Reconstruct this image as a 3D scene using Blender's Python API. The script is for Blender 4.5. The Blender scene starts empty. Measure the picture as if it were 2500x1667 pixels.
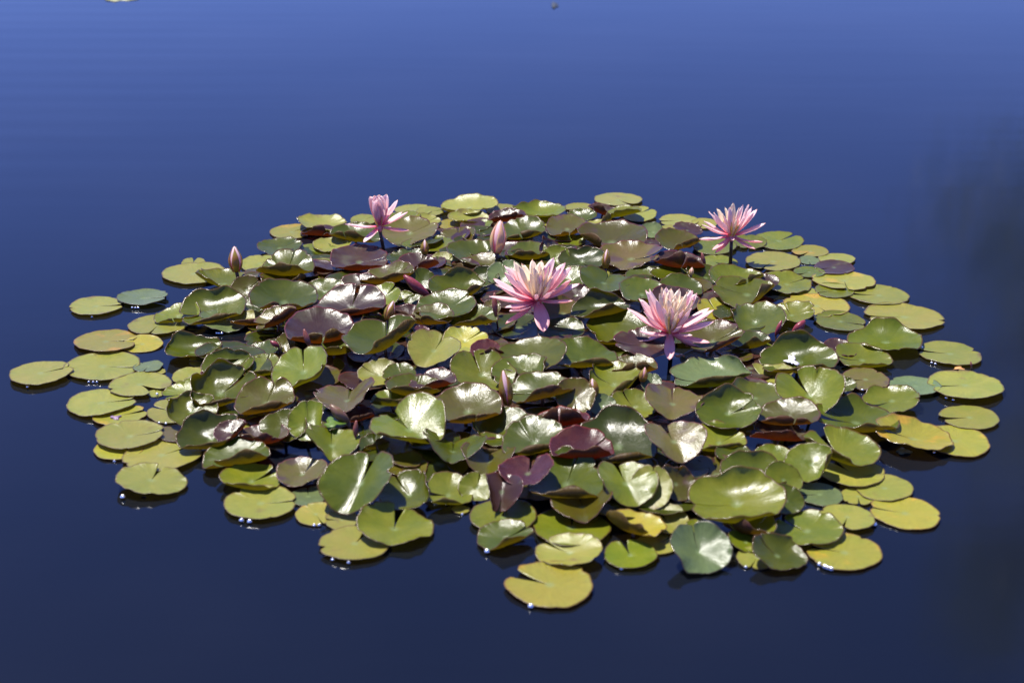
import bpy, math, random
import numpy as np
from mathutils import Vector

R = math.radians
rng = random.Random(7)
SC = bpy.context.scene
COL = SC.collection

# ------------------------------------------------------------------ camera, world, sun, exposure
PW, PH, F = 2500.0, 1667.0, 3900.0          # photograph size and focal length in its pixels
CAM_H, PITCH = 1.62, R(23.0)
cam = bpy.data.cameras.new('camera')
cam_o = bpy.data.objects.new('camera', cam)
COL.objects.link(cam_o)
cam_o.location = (0, 0, CAM_H)
cam_o.rotation_euler = (R(90) - PITCH, 0, 0)
cam.sensor_width = 36.0
cam.lens = F / PW * 36.0
cam.clip_end = 2000
cam.dof.use_dof = True
cam.dof.focus_distance = 4.25
cam.dof.aperture_fstop = 3.2
SC.camera = cam_o

SUN_EL, SUN_AZ = R(66), R(-44)              # azimuth from +Y (away from the camera), negative = towards -X
world = bpy.data.worlds.new('World')
SC.world = world
world.use_nodes = True
wn, wl = world.node_tree.nodes, world.node_tree.links
bg = wn['Background']
sky = wn.new('ShaderNodeTexSky')
sky.sky_type = 'NISHITA'
sky.sun_disc = False
sky.sun_elevation = SUN_EL
sky.sun_rotation = SUN_AZ
sky.altitude = 800
sky.air_density = 1.0
sky.dust_density = 0.0
sky.ozone_density = 5.0
tint = wn.new('ShaderNodeMix'); tint.data_type = 'RGBA'; tint.blend_type = 'MULTIPLY'
tint.inputs[0].default_value = 1.0
tint.inputs[7].default_value = (0.565, 0.565, 1.0, 1)
wl.new(sky.outputs[0], tint.inputs[6])
wl.new(tint.outputs[2], bg.inputs[0])
bg.inputs[1].default_value = 0.134

sun = bpy.data.lights.new('sun', 'SUN')
sun.energy = 5.0
sun.angle = R(0.55)
sun.color = (1.0, 0.955, 0.88)
sun_o = bpy.data.objects.new('sun', sun)
COL.objects.link(sun_o)
SUNV = Vector((math.sin(SUN_AZ) * math.cos(SUN_EL), math.cos(SUN_AZ) * math.cos(SUN_EL), math.sin(SUN_EL)))
sun_o.rotation_euler = SUNV.to_track_quat('Z', 'Y').to_euler()
sun_o.location = SUNV * 20

vs = SC.view_settings
vs.view_transform = 'Standard'
vs.look = 'None'
vs.exposure = 0.70
vs.gamma = 1.0
SC.cycles.use_denoising = True
SC.cycles.max_bounces = 10
SC.cycles.diffuse_bounces = 5
SC.cycles.glossy_bounces = 4
SC.cycles.sample_clamp_indirect = 6.0

# ------------------------------------------------------------------ pixel <-> world
FWD = np.array([0, math.cos(PITCH), -math.sin(PITCH)])
UPV = np.array([0, math.sin(PITCH), math.cos(PITCH)])
RGT = np.array([1.0, 0, 0])
CAM = np.array([0, 0, CAM_H])

def ray(px, py):
    return FWD + RGT * ((px - PW / 2) / F) + UPV * ((PH / 2 - py) / F)

def at_z(px, py, z=0.0):
    d = ray(px, py)
    return CAM + d * ((z - CAM_H) / d[2])

def at_y(px, py, y):
    d = ray(px, py)
    return CAM + d * (y / d[1])

def project(p):
    q = np.asarray(p) - CAM
    w = q @ FWD
    return PW / 2 + F * (q @ RGT) / w, PH / 2 - F * (q @ UPV) / w, w

# ------------------------------------------------------------------ material helpers
class NT:
    def __init__(self, name):
        self.m = bpy.data.materials.new(name)
        self.m.use_nodes = True
        self.n, self.l = self.m.node_tree.nodes, self.m.node_tree.links
        self.b = self.n['Principled BSDF']
        self.out = self.n['Material Output']
    def put(self, sock, v):
        if v is None:
            return
        if isinstance(v, bpy.types.NodeSocket):
            self.l.new(v, sock)
        else:
            if hasattr(sock.default_value, '__len__') and len(sock.default_value) == 4 and len(v) == 3:
                v = (*v, 1)
            sock.default_value = v
    def attr(self, name):
        a = self.n.new('ShaderNodeAttribute'); a.attribute_name = name
        return a.outputs['Vector']
    def math(self, op, a, b=None, c=None, clamp=False):
        m = self.n.new('ShaderNodeMath'); m.operation = op; m.use_clamp = clamp
        self.put(m.inputs[0], a); self.put(m.inputs[1], b)
        if c is not None: self.put(m.inputs[2], c)
        return m.outputs[0]
    def vmath(self, op, a, b=None):
        m = self.n.new('ShaderNodeVectorMath'); m.operation = op
        self.put(m.inputs[0], a); self.put(m.inputs[1], b)
        return m.outputs['Value'] if op in ('LENGTH', 'DOT_PRODUCT') else m.outputs[0]
    def sep(self, v):
        s = self.n.new('ShaderNodeSeparateXYZ'); self.l.new(v, s.inputs[0])
        return s.outputs
    def comb(self, x, y, z):
        c = self.n.new('ShaderNodeCombineXYZ')
        for i, v in enumerate((x, y, z)): self.put(c.inputs[i], v)
        return c.outputs[0]
    def noise(self, vec, scale, detail=3, rough=0.55):
        t = self.n.new('ShaderNodeTexNoise'); self.put(t.inputs['Vector'], vec)
        t.inputs['Scale'].default_value = scale; t.inputs['Detail'].default_value = detail
        t.inputs['Roughness'].default_value = rough
        return t.outputs['Fac']
    def vor(self, vec, scale):
        t = self.n.new('ShaderNodeTexVoronoi'); self.put(t.inputs['Vector'], vec)
        t.inputs['Scale'].default_value = scale
        return t.outputs['Distance'], t.outputs['Color']
    def step(self, v, a, b, lo=0.0, hi=1.0):
        r = self.n.new('ShaderNodeMapRange'); r.interpolation_type = 'SMOOTHSTEP'
        self.put(r.inputs[0], v)
        for i, q in enumerate((a, b, lo, hi)): r.inputs[i + 1].default_value = q
        return r.outputs[0]
    def mix(self, f, a, b, mode='MIX'):
        m = self.n.new('ShaderNodeMix'); m.data_type = 'RGBA'; m.blend_type = mode
        self.put(m.inputs[0], f); self.put(m.inputs[6], a); self.put(m.inputs[7], b)
        return m.outputs[2]
    def bump(self, h, strength, dist):
        b = self.n.new('ShaderNodeBump'); b.inputs['Strength'].default_value = strength
        b.inputs['Distance'].default_value = dist; self.put(b.inputs['Height'], h)
        return b.outputs[0]
    def translucent(self, col, fac, normal=None):
        t = self.n.new('ShaderNodeBsdfTranslucent'); self.put(t.inputs[0], col)
        if normal is not None: self.put(t.inputs[1], normal)
        mx = self.n.new('ShaderNodeMixShader'); self.put(mx.inputs[0], fac)
        self.l.new(self.b.outputs[0], mx.inputs[1]); self.l.new(t.outputs[0], mx.inputs[2])
        self.l.new(mx.outputs[0], self.out.inputs[0])
    def objrand(self):
        return self.n.new('ShaderNodeObjectInfo').outputs['Random']

def leaf_top(name, a, b, edge, glow, rough=0.30, patch=None, patch_lo=0.58, specks=0.5, sheen=0.52):
    """upper face of a pad: a/b main colours, edge = thin rim colour, glow = colour of light coming through, patch = ageing blotches"""
    t = NT(name)
    d = t.attr('disc'); x, y, seed = t.sep(d)
    uv = t.comb(x, y, 0.0)
    r = t.vmath('LENGTH', uv)
    off = t.comb(x, y, t.math('MULTIPLY', seed, 37.0))
    ang = t.math('ARCTAN2', y, x)
    rad = t.comb(t.math('MULTIPLY', ang, 5.0), t.math('MULTIPLY', r, 0.9), t.math('MULTIPLY', seed, 53.0))
    n1 = t.noise(off, 1.7, 4, 0.6)
    n2 = t.noise(rad, 2.2, 3, 0.6)
    n3 = t.noise(off, 11.0, 4, 0.65)
    n5 = t.noise(t.comb(t.math('MULTIPLY', ang, 15.0), t.math('MULTIPLY', r, 1.3), t.math('MULTIPLY', seed, 29.0)), 2.0, 4, 0.65)
    n6 = t.noise(off, 42.0, 3, 0.7)
    c = t.mix(t.step(n1, 0.33, 0.68), a, b)
    if patch is not None:
        n4 = t.noise(t.comb(x, y, t.math('MULTIPLY', seed, 91.0)), 1.15, 3, 0.5)
        k = t.math('ADD', n4, t.math('MULTIPLY', r, 0.12))
        c = t.mix(t.step(k, patch_lo, patch_lo + 0.12), c, patch)
    hs = t.n.new('ShaderNodeHueSaturation'); t.put(hs.inputs['Color'], c)
    rnd = t.objrand()
    t.put(hs.inputs['Value'], t.math('ADD', t.math('MULTIPLY', rnd, 0.34), 0.83))
    t.put(hs.inputs['Hue'], t.math('ADD', t.math('MULTIPLY', t.math('FRACT', t.math('MULTIPLY', rnd, 17.0)), 0.024), 0.488))
    c = hs.outputs[0]
    c = t.mix(0.55, c, t.mix(n2, (0.70, 0.72, 0.66), (1.22, 1.20, 1.15)), 'MULTIPLY')
    c = t.mix(0.35, c, t.mix(n3, (0.6, 0.6, 0.6), (1.3, 1.3, 1.3)), 'MULTIPLY')
    c = t.mix(0.45, c, t.mix(t.step(n5, 0.3, 0.7), (0.68, 0.66, 0.66), (1.24, 1.22, 1.15)), 'MULTIPLY')
    c = t.mix(t.step(n6, 0.60, 0.72, 0.0, 0.22), c, (0.07, 0.045, 0.02))
    # paler hub where the stalk joins
    c = t.mix(t.step(r, 0.03, 0.17, 0.45, 0.0), c, (0.30, 0.40, 0.16))
    # dark specks and nibbles, only on some cells
    dist, vc = t.vor(t.comb(x, y, t.math('MULTIPLY', seed, 11.0)), 7.5)
    pick = t.step(t.sep(vc)[0], 1.0 - specks * 0.5, 1.0 - specks * 0.5 + 0.02)
    spot = t.math('MULTIPLY', t.step(dist, 0.05, 0.11, 1.0, 0.0), pick)
    c = t.mix(t.math('MULTIPLY', spot, 0.85), c, (0.035, 0.022, 0.02))
    c = t.mix(t.step(t.math('ADD', r, t.math('MULTIPLY', n3, 0.03)), 0.965, 1.0, 0.0, 0.8), c, edge)
    t.put(t.b.inputs['Base Color'], c)
    t.put(t.b.inputs['Roughness'], t.math('ADD', t.math('MULTIPLY', t.math('ADD', n3, t.math('MULTIPLY', n6, 0.7)), 0.16), rough - 0.19))
    t.b.inputs['Specular IOR Level'].default_value = sheen
    h = t.math('ADD', t.math('MULTIPLY', n2, 0.9), t.math('MULTIPLY', t.noise(off, 24.0, 3, 0.6), 0.35))
    h = t.math('ADD', h, t.math('MULTIPLY', t.noise(off, 5.0, 2), 0.8))
    h = t.math('ADD', h, t.math('MULTIPLY', n5, 0.8))
    t.put(t.b.inputs['Normal'], t.bump(h, 0.14, 0.010))
    t.translucent(t.mix(0.7, c, glow), 0.40)
    return t.m

def leaf_under(name, a, b, vein, glow, fac=0.60):
    t = NT(name)
    d = t.attr('disc'); x, y, seed = t.sep(d)
    r = t.vmath('LENGTH', t.comb(x, y, 0.0))
    off = t.comb(x, y, t.math('MULTIPLY', seed, 37.0))
    ang = t.math('ARCTAN2', y, x)
    n1 = t.noise(off, 2.0, 4)
    n2 = t.noise(t.comb(t.math('MULTIPLY', ang, 6.0), r, t.math('MULTIPLY', seed, 53.0)), 2.5, 3)
    c = t.mix(t.step(n1, 0.35, 0.66), a, b)
    c = t.mix(t.step(n2, 0.55, 0.72, 0.0, 0.5), c, vein)
    n3 = t.noise(off, 13.0, 3, 0.7)
    c = t.mix(t.step(n3, 0.56, 0.66, 0.0, 0.85), c, (0.05, 0.015, 0.01))
    t.put(t.b.inputs['Base Color'], c)
    t.b.inputs['Roughness'].default_value = 0.45
    t.put(t.b.inputs['Normal'], t.bump(n2, 0.4, 0.008))
    t.translucent(t.mix(0.65, c, glow), fac)
    return t.m

def plain(name, col, rough=0.5, col2=None, scale=40.0, trans=0.0, glow=None, spec=0.5):
    t = NT(name)
    tc = t.n.new('ShaderNodeTexCoord')
    n = t.noise(tc.outputs['Object'], scale, 4, 0.6)
    c2 = col2 if col2 is not None else tuple(v * 0.6 for v in col)
    c = t.mix(t.step(n, 0.35, 0.65), col, c2)
    t.put(t.b.inputs['Base Color'], c)
    t.b.inputs['Roughness'].default_value = rough
    t.b.inputs['Specular IOR Level'].default_value = spec
    t.put(t.b.inputs['Normal'], t.bump(n, 0.3, 0.002))
    if trans:
        t.translucent(glow or c, trans)
    return t.m

RED = (0.10, 0.03, 0.02)
TOP = {
    'yg': leaf_top('pad_yellow_green', (0.355, 0.335, 0.055), (0.300, 0.320, 0.048), (0.13, 0.07, 0.03), (0.85, 0.85, 0.06), 0.40, (0.25, 0.19, 0.06), 0.70, specks=0.7),
    'lg': leaf_top('pad_light_green', (0.215, 0.235, 0.015), (0.155, 0.195, 0.011), RED, (0.75, 0.90, 0.05), 0.30, None, specks=0.4),
    'g':  leaf_top('pad_green', (0.115, 0.132, 0.006), (0.078, 0.102, 0.005), RED, (0.70, 0.85, 0.05), 0.27, None, specks=0.35),
    'dg': leaf_top('pad_dark_green', (0.045, 0.065, 0.005), (0.065, 0.080, 0.006), RED, (0.55, 0.70, 0.05), 0.27, None, specks=0.3),
    'gg': leaf_top('pad_grey_green', (0.195, 0.252, 0.090), (0.156, 0.210, 0.081), (0.08, 0.06, 0.04), (0.2, 0.32, 0.08), 0.30, None, specks=0.6),
    'gp': leaf_top('pad_bronze_green', (0.118, 0.118, 0.009), (0.112, 0.094, 0.014), (0.12, 0.03, 0.03), (0.75, 0.62, 0.05), 0.27, (0.13, 0.085, 0.05), 0.67, specks=0.5),
    'p':  leaf_top('pad_purple_bronze', (0.062, 0.032, 0.024), (0.080, 0.045, 0.027), (0.16, 0.03, 0.03), (0.65, 0.22, 0.06), 0.27, (0.12, 0.10, 0.055), 0.62, specks=0.5, sheen=0.6),
    'm':  leaf_top('pad_mauve', (0.185, 0.140, 0.042), (0.165, 0.145, 0.022), (0.16, 0.04, 0.04), (0.32, 0.2, 0.06), 0.28, (0.13, 0.085, 0.06), 0.62, specks=0.4),
    'rp': leaf_top('pad_red_purple', (0.115, 0.030, 0.026), (0.085, 0.024, 0.026), (0.20, 0.03, 0.02), (0.35, 0.05, 0.03), 0.33, (0.17, 0.06, 0.04), 0.6, specks=0.3),
    'y':  leaf_top('pad_yellow', (0.50, 0.42, 0.035), (0.45, 0.43, 0.035), (0.25, 0.12, 0.03), (0.65, 0.55, 0.02), 0.36, (0.36, 0.36, 0.05), 0.58, specks=0.4),
    'yo': leaf_top('pad_yellow_orange', (0.40, 0.36, 0.042), (0.36, 0.355, 0.040), (0.20, 0.09, 0.03), (0.6, 0.45, 0.02), 0.36, (0.58, 0.40, 0.045), 0.64, specks=0.5),
}
UND = {
    'br': leaf_under('underside_brown', (0.14, 0.075, 0.016), (0.17, 0.11, 0.016), (0.09, 0.035, 0.016), (0.42, 0.24, 0.02)),
    'gr': leaf_under('underside_olive', (0.15, 0.115, 0.018), (0.16, 0.095, 0.018), (0.10, 0.045, 0.016), (0.42, 0.31, 0.02)),
    'pu': leaf_under('underside_purple', (0.12, 0.040, 0.034), (0.16, 0.09, 0.020), (0.12, 0.036, 0.034), (0.32, 0.15, 0.04)),
    're': leaf_under('underside_red', (0.16, 0.065, 0.016), (0.14, 0.050, 0.016), (0.09, 0.03, 0.016), (0.32, 0.13, 0.025)),
}
UNDER_OF = {'yg': 'gr', 'lg': 'gr', 'g': 'br', 'dg': 'br', 'gg': 'gr', 'gp': 'br', 'p': 'pu', 'm': 're', 'rp': 're', 'y': 'gr', 'yo': 'gr'}
RIM = plain('pad_rim', (0.13, 0.07, 0.035), 0.2, spec=0.8)
STALK = plain('stalk_brown', (0.075, 0.035, 0.022), 0.4, (0.10, 0.055, 0.03), 60)
STALK_D = plain('stalk_dark', (0.030, 0.013, 0.010), 0.4, (0.045, 0.022, 0.014), 60)

# ------------------------------------------------------------------ object helpers
def mesh_obj(name, verts, faces, mats, parent=None, mat_idx=None, disc=None, smooth=True, loc=None):
    me = bpy.data.meshes.new(name)
    me.from_pydata([tuple(v) for v in verts], [], faces)
    for m in mats: me.materials.append(m)
    if mat_idx is not None: me.polygons.foreach_set('material_index', mat_idx)
    if smooth: me.polygons.foreach_set('use_smooth', [True] * len(me.polygons))
    if disc is not None:
        a = me.attributes.new('disc', 'FLOAT_VECTOR', 'POINT')
        a.data.foreach_set('vector', np.asarray(disc, dtype=np.float32).ravel())
    me.update()
    o = bpy.data.objects.new(name, me)
    COL.objects.link(o)
    if parent is not None: o.parent = parent
    if loc is not None: o.location = loc
    return o

def thing(name, loc, label=None, cat=None, group=None):
    o = bpy.data.objects.new(name, None)
    COL.objects.link(o)
    o.location = loc
    o.empty_display_size = 0.02
    if label: o['label'] = label
    if cat: o['category'] = cat
    if group: o['group'] = group
    return o

def tube(pts, radii, seg=8, cap=True):
    pts = [np.array(p, float) for p in pts]
    V, Fc = [], []
    for i, p in enumerate(pts):
        t = pts[min(i + 1, len(pts) - 1)] - pts[max(i - 1, 0)]
        t /= np.linalg.norm(t) + 1e-9
        a = np.cross(t, [0, 1, 0] if abs(t[1]) < 0.9 else [1, 0, 0]); a /= np.linalg.norm(a)
        b = np.cross(t, a)
        for k in range(seg):
            w = 2 * math.pi * k / seg
            V.append(p + radii[i] * (a * math.cos(w) + b * math.sin(w)))
    for i in range(len(pts) - 1):
        for k in range(seg):
            k2 = (k + 1) % seg
            Fc.append((i * seg + k, i * seg + k2, (i + 1) * seg + k2, (i + 1) * seg + k))
    if cap:
        Fc.append(tuple(range((len(pts) - 1) * seg, len(pts) * seg)))
    return V, Fc

def stalk(parent, top, bottom, r, mat, bend=0.015, name='stalk'):
    top, bottom = np.array(top, float), np.array(bottom, float)
    pts, rad = [], []
    for i in range(7):
        t = i / 6
        p = bottom * (1 - t) + top * t
        p = p + np.array([bend * math.sin(math.pi * t), bend * 0.5 * math.sin(math.pi * t), 0])
        pts.append(p); rad.append(r * (1.12 - 0.22 * t))
    v, f = tube(pts, rad)
    return mesh_obj(name, v, f, [mat], parent)

# ------------------------------------------------------------------ the water
def water():
    t = NT('pond_water')
    tc = t.n.new('ShaderNodeTexCoord')
    x, y, z = t.sep(tc.outputs['Object'])
    long = t.comb(t.math('MULTIPLY', x, 0.35), t.math('MULTIPLY', y, 2.2), 0.0)
    n1 = t.noise(long, 1.6, 3, 0.5)
    n2 = t.noise(tc.outputs['Object'], 1.1, 2, 0.5)
    n3 = t.noise(t.comb(t.math('MULTIPLY', x, 0.6), t.math('MULTIPLY', y, 3.0), 0.0), 7.0, 2, 0.5)
    w = t.n.new('ShaderNodeTexWave')
    w.wave_type = 'BANDS'; w.bands_direction = 'Y'
    w.inputs['Scale'].default_value = 1.5; w.inputs['Distortion'].default_value = 1.3
    w.inputs['Detail'].default_value = 1.0; w.inputs['Detail Scale'].default_value = 0.5
    t.put(w.inputs['Vector'], t.comb(t.math('MULTIPLY', x, 0.10), y, 0.0))
    side = t.math('MULTIPLY', t.step(x, -1.9, -0.7, 1.0, 0.0), t.step(y, 4.6, 5.4))
    h = t.math('ADD', t.math('MULTIPLY', n1, 0.5), t.math('MULTIPLY', n2, 0.35))
    h = t.math('ADD', h, t.math('MULTIPLY', n3, 0.05))
    h = t.math('ADD', h, t.math('MULTIPLY', t.math('MULTIPLY', w.outputs['Fac'], side), 0.15))
    # peaty brown-black water with faint drifting silt
    c = t.mix(t.step(n2, 0.35, 0.7), (0.0035, 0.0050, 0.0085), (0.0055, 0.0070, 0.0110))
    t.put(t.b.inputs['Base Color'], c)
    t.b.inputs['Roughness'].default_value = 0.085
    t.b.inputs['IOR'].default_value = 1.333
    t.put(t.b.inputs['Normal'], t.bump(h, 0.07, 0.02))
    nx, ny = 12, 24
    V = [(-150 + 300 * i / nx, -20 + 420 * (j / ny) ** 2, 0) for j in range(ny + 1) for i in range(nx + 1)]
    Fc = [(j * (nx + 1) + i, j * (nx + 1) + i + 1, (j + 1) * (nx + 1) + i + 1, (j + 1) * (nx + 1) + i) for j in range(ny) for i in range(nx)]
    o = mesh_obj('water', V, Fc, [t.m])
    o['kind'] = 'structure'
    return o
water()

# ------------------------------------------------------------------ an added, unseen tree on the bank: its crown mirrored to darken the water
def added_bank_tree():
    g = random.Random(4)
    bx, by = 9.4, 23.5
    n, m = 16, 10
    V, Fc = [], []
    for j in range(m + 1):
        for i in range(n + 1):
            x = 6.5 + 22 * i / n; y = 21.5 + 20 * j / m
            V.append((x, y, -0.35 + 0.9 * min(1, max(0, (x - 7.3) / 3.0, )) * min(1, j / 2.0 + 0.05) + g.uniform(-0.05, 0.05)))
    for j in range(m):
        for i in range(n):
            a = j * (n + 1) + i
            Fc.append((a, a + 1, a + n + 2, a + n + 1))
    bank = mesh_obj('bank_ground', V, Fc, [plain('bank_soil', (0.06, 0.07, 0.025), 0.9, (0.05, 0.04, 0.025), 1.5)])
    bank['kind'] = 'structure'
    root = thing('tree', (bx, by, 0.3), 'added unseen tree on the bank whose crown darkens the water by reflection', 'tree')
    bark = plain('bark', (0.10, 0.075, 0.055), 0.9, (0.06, 0.045, 0.035), 6)
    v, f = tube([(0, 0, -0.3), (0.05, 0, 1.5), (-0.1, 0.1, 3.5), (0.1, 0.05, 6.0), (0.0, 0.0, 9.0), (0.0, 0.1, 12.5)], [0.34, 0.27, 0.23, 0.18, 0.11, 0.03], 12)
    mesh_obj('trunk', v, f, [bark], root)
    clumps = []
    for k in range(34):
        a = g.uniform(0, 6.283); z = g.uniform(5.6, 13.4)
        rad = 4.0 * math.sqrt(max(0.05, 1 - ((z - 9.2) / 4.4) ** 2)) * g.uniform(0.35, 1.0)
        c = (rad * math.cos(a), rad * math.sin(a), z)
        clumps.append((c, g.uniform(0.8, 1.5)))
        v, f = tube([(0, 0, z - 1.6), (c[0] * 0.5, c[1] * 0.5, z - 0.7), c], [0.09, 0.05, 0.015], 6)
        mesh_obj('limb', v, f, [bark], root)
    V, Fc = [], []
    for (cx, cy, cz), cr in clumps:
        for q in range(800):
            d = Vector((g.gauss(0, 1), g.gauss(0, 1), g.gauss(0, 0.8))).normalized() * cr * g.uniform(0.25, 1.15)
            p = Vector((cx, cy, cz)) + d
            u = Vector((g.gauss(0, 1), g.gauss(0, 1), g.gauss(0, 1))).normalized()
            w = u.orthogonal().normalized()
            s_ = g.uniform(0.045, 0.09)
            o0 = len(V)
            V += [p - u * s_, p + w * s_ * 0.5, p + u * s_, p - w * s_ * 0.5]
            Fc.append((o0, o0 + 1, o0 + 2, o0 + 3))
    mesh_obj('crown', V, Fc, [plain('tree_leaf', (0.06, 0.085, 0.02), 0.5, (0.045, 0.065, 0.018), 2.0, 0.3, (0.2, 0.3, 0.04))], root, smooth=False)
added_bank_tree()

# ------------------------------------------------------------------ lily pads
RINGS = np.array([0.0, 0.06, 0.14, 0.25, 0.37, 0.49, 0.61, 0.72, 0.82, 0.90, 0.96, 1.0])
SEG = 92

def blade_shape(notch, gap, form, seed):
    """unit-radius blade (rings x segments); returns xyz grid and disc coordinates"""
    g = random.Random(seed)
    nr = len(RINGS)
    th = np.linspace(0, 1, SEG + 1)
    P = np.zeros((nr, SEG + 1, 3)); D = np.zeros((nr, SEG + 1, 3))
    ph = [g.uniform(0, 6.28) for _ in range(6)]
    lop = g.uniform(-0.05, 0.05); lop_a = g.uniform(0, 6.28)
    nib = [(g.uniform(0.4, 5.9), g.uniform(0.04, 0.09), g.choice([0.03, 0.05, 0.08, 0.17])) for _ in range(g.choice([0, 1, 1, 2, 3, 4]))]
    for i, r in enumerate(RINGS):
        half = R(gap) * (0.35 + 0.65 * r)
        a = half + th * (2 * math.pi - 2 * half)           # angle measured from the notch
        dn = np.minimum(a, 2 * math.pi - a)
        prof = 1 + 0.022 * np.sin(3 * a + ph[0]) + 0.013 * np.sin(7 * a + ph[1]) + 0.006 * np.sin(13 * a + ph[2]) + 0.004 * np.sin(29 * a + ph[3])
        prof = prof + lop * np.cos(2 * a + lop_a) + 0.02 * np.exp(-((dn - 0.35) / 0.3) ** 2)
        prof = prof - 0.10 * np.exp(-((dn - R(gap)) / 0.10) ** 2)
        for na, nw, nd in nib:
            prof = prof - nd * np.exp(-((a - na) / nw) ** 2)
        rr = r * (1 + (prof - 1) * r)
        ga = a + R(notch)
        # hub sits a little towards the notch
        P[i, :, 0] = rr * np.cos(ga); P[i, :, 1] = rr * np.sin(ga)
        D[i, :, 0] = r * np.cos(a); D[i, :, 1] = r * np.sin(a); D[i, :, 2] = seed % 97 / 97.0
        z = form['b'] * r ** 2
        if form['v']:
            s = P[i, :, 0] * -math.sin(R(notch)) + P[i, :, 1] * math.cos(R(notch))
            z = z + form['v'] * (np.sqrt(s * s + 0.012) - 0.11)
            z = z - form['v'] * 0.35 * np.maximum(0, -(np.cos(a)) * r) ** 2
        w = form['w']
        z = z + w * r ** 2 * np.sin(2 * a + ph[3]) + 0.6 * w * r ** 3 * np.sin(5 * a + ph[4])
        z = z + form['f'] * r ** 8 * np.sin(11 * a + ph[5]) + form['f'] * 0.5 * r ** 8 * np.sin(19 * a + ph[1])
        z = z + form['e'] * r ** 9 * (0.75 + 0.5 * np.sin(2 * a + ph[0]))
        z = z - 0.03 * np.exp(-(r / 0.12) ** 2) * (1 if form['b'] > 0.05 else 0.3)
        # lobes beside the notch lift or droop
        z = z + form['n'] * r ** 2 * np.exp(-(dn / 0.5) ** 2) * np.sign(math.pi - a)
        P[i, :, 2] = z
    for dr, u0, A in form['B']:
        dx, dy = math.cos(R(dr)), math.sin(R(dr))
        u = P[..., 0] * dx + P[..., 1] * dy
        s = -P[..., 0] * dy + P[..., 1] * dx
        A = R(A); rho = (1 - u0) / A
        t = np.where(u > u0, (u - u0) / rho, 0.0)
        # the fold line wanders a little so that the curled edge is not a ruler-straight crease
        t = t * (1 + 0.16 * np.sin(4.0 * s + ph[2]) + 0.07 * np.sin(9.0 * s + ph[3]))
        z = P[..., 2]
        un = np.where(u > u0, u0 + rho * np.sin(t) - z * np.sin(t), u)
        zn = np.where(u > u0, rho * (1 - np.cos(t)) + z * np.cos(t), z)
        P[..., 0] = un * dx - s * dy; P[..., 1] = un * dy + s * dx; P[..., 2] = zn
    return P, D

def tilt(P, pitch, roll):
    cp, sp = math.cos(pitch), math.sin(pitch)
    cr, sr = math.cos(roll), math.sin(roll)
    x, y, z = P[..., 0], P[..., 1], P[..., 2]
    x, z = x * cr - z * sr, x * sr + z * cr
    y, z = y * cp - z * sp, y * sp + z * cp
    return np.stack([x, y, z], -1)

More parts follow.
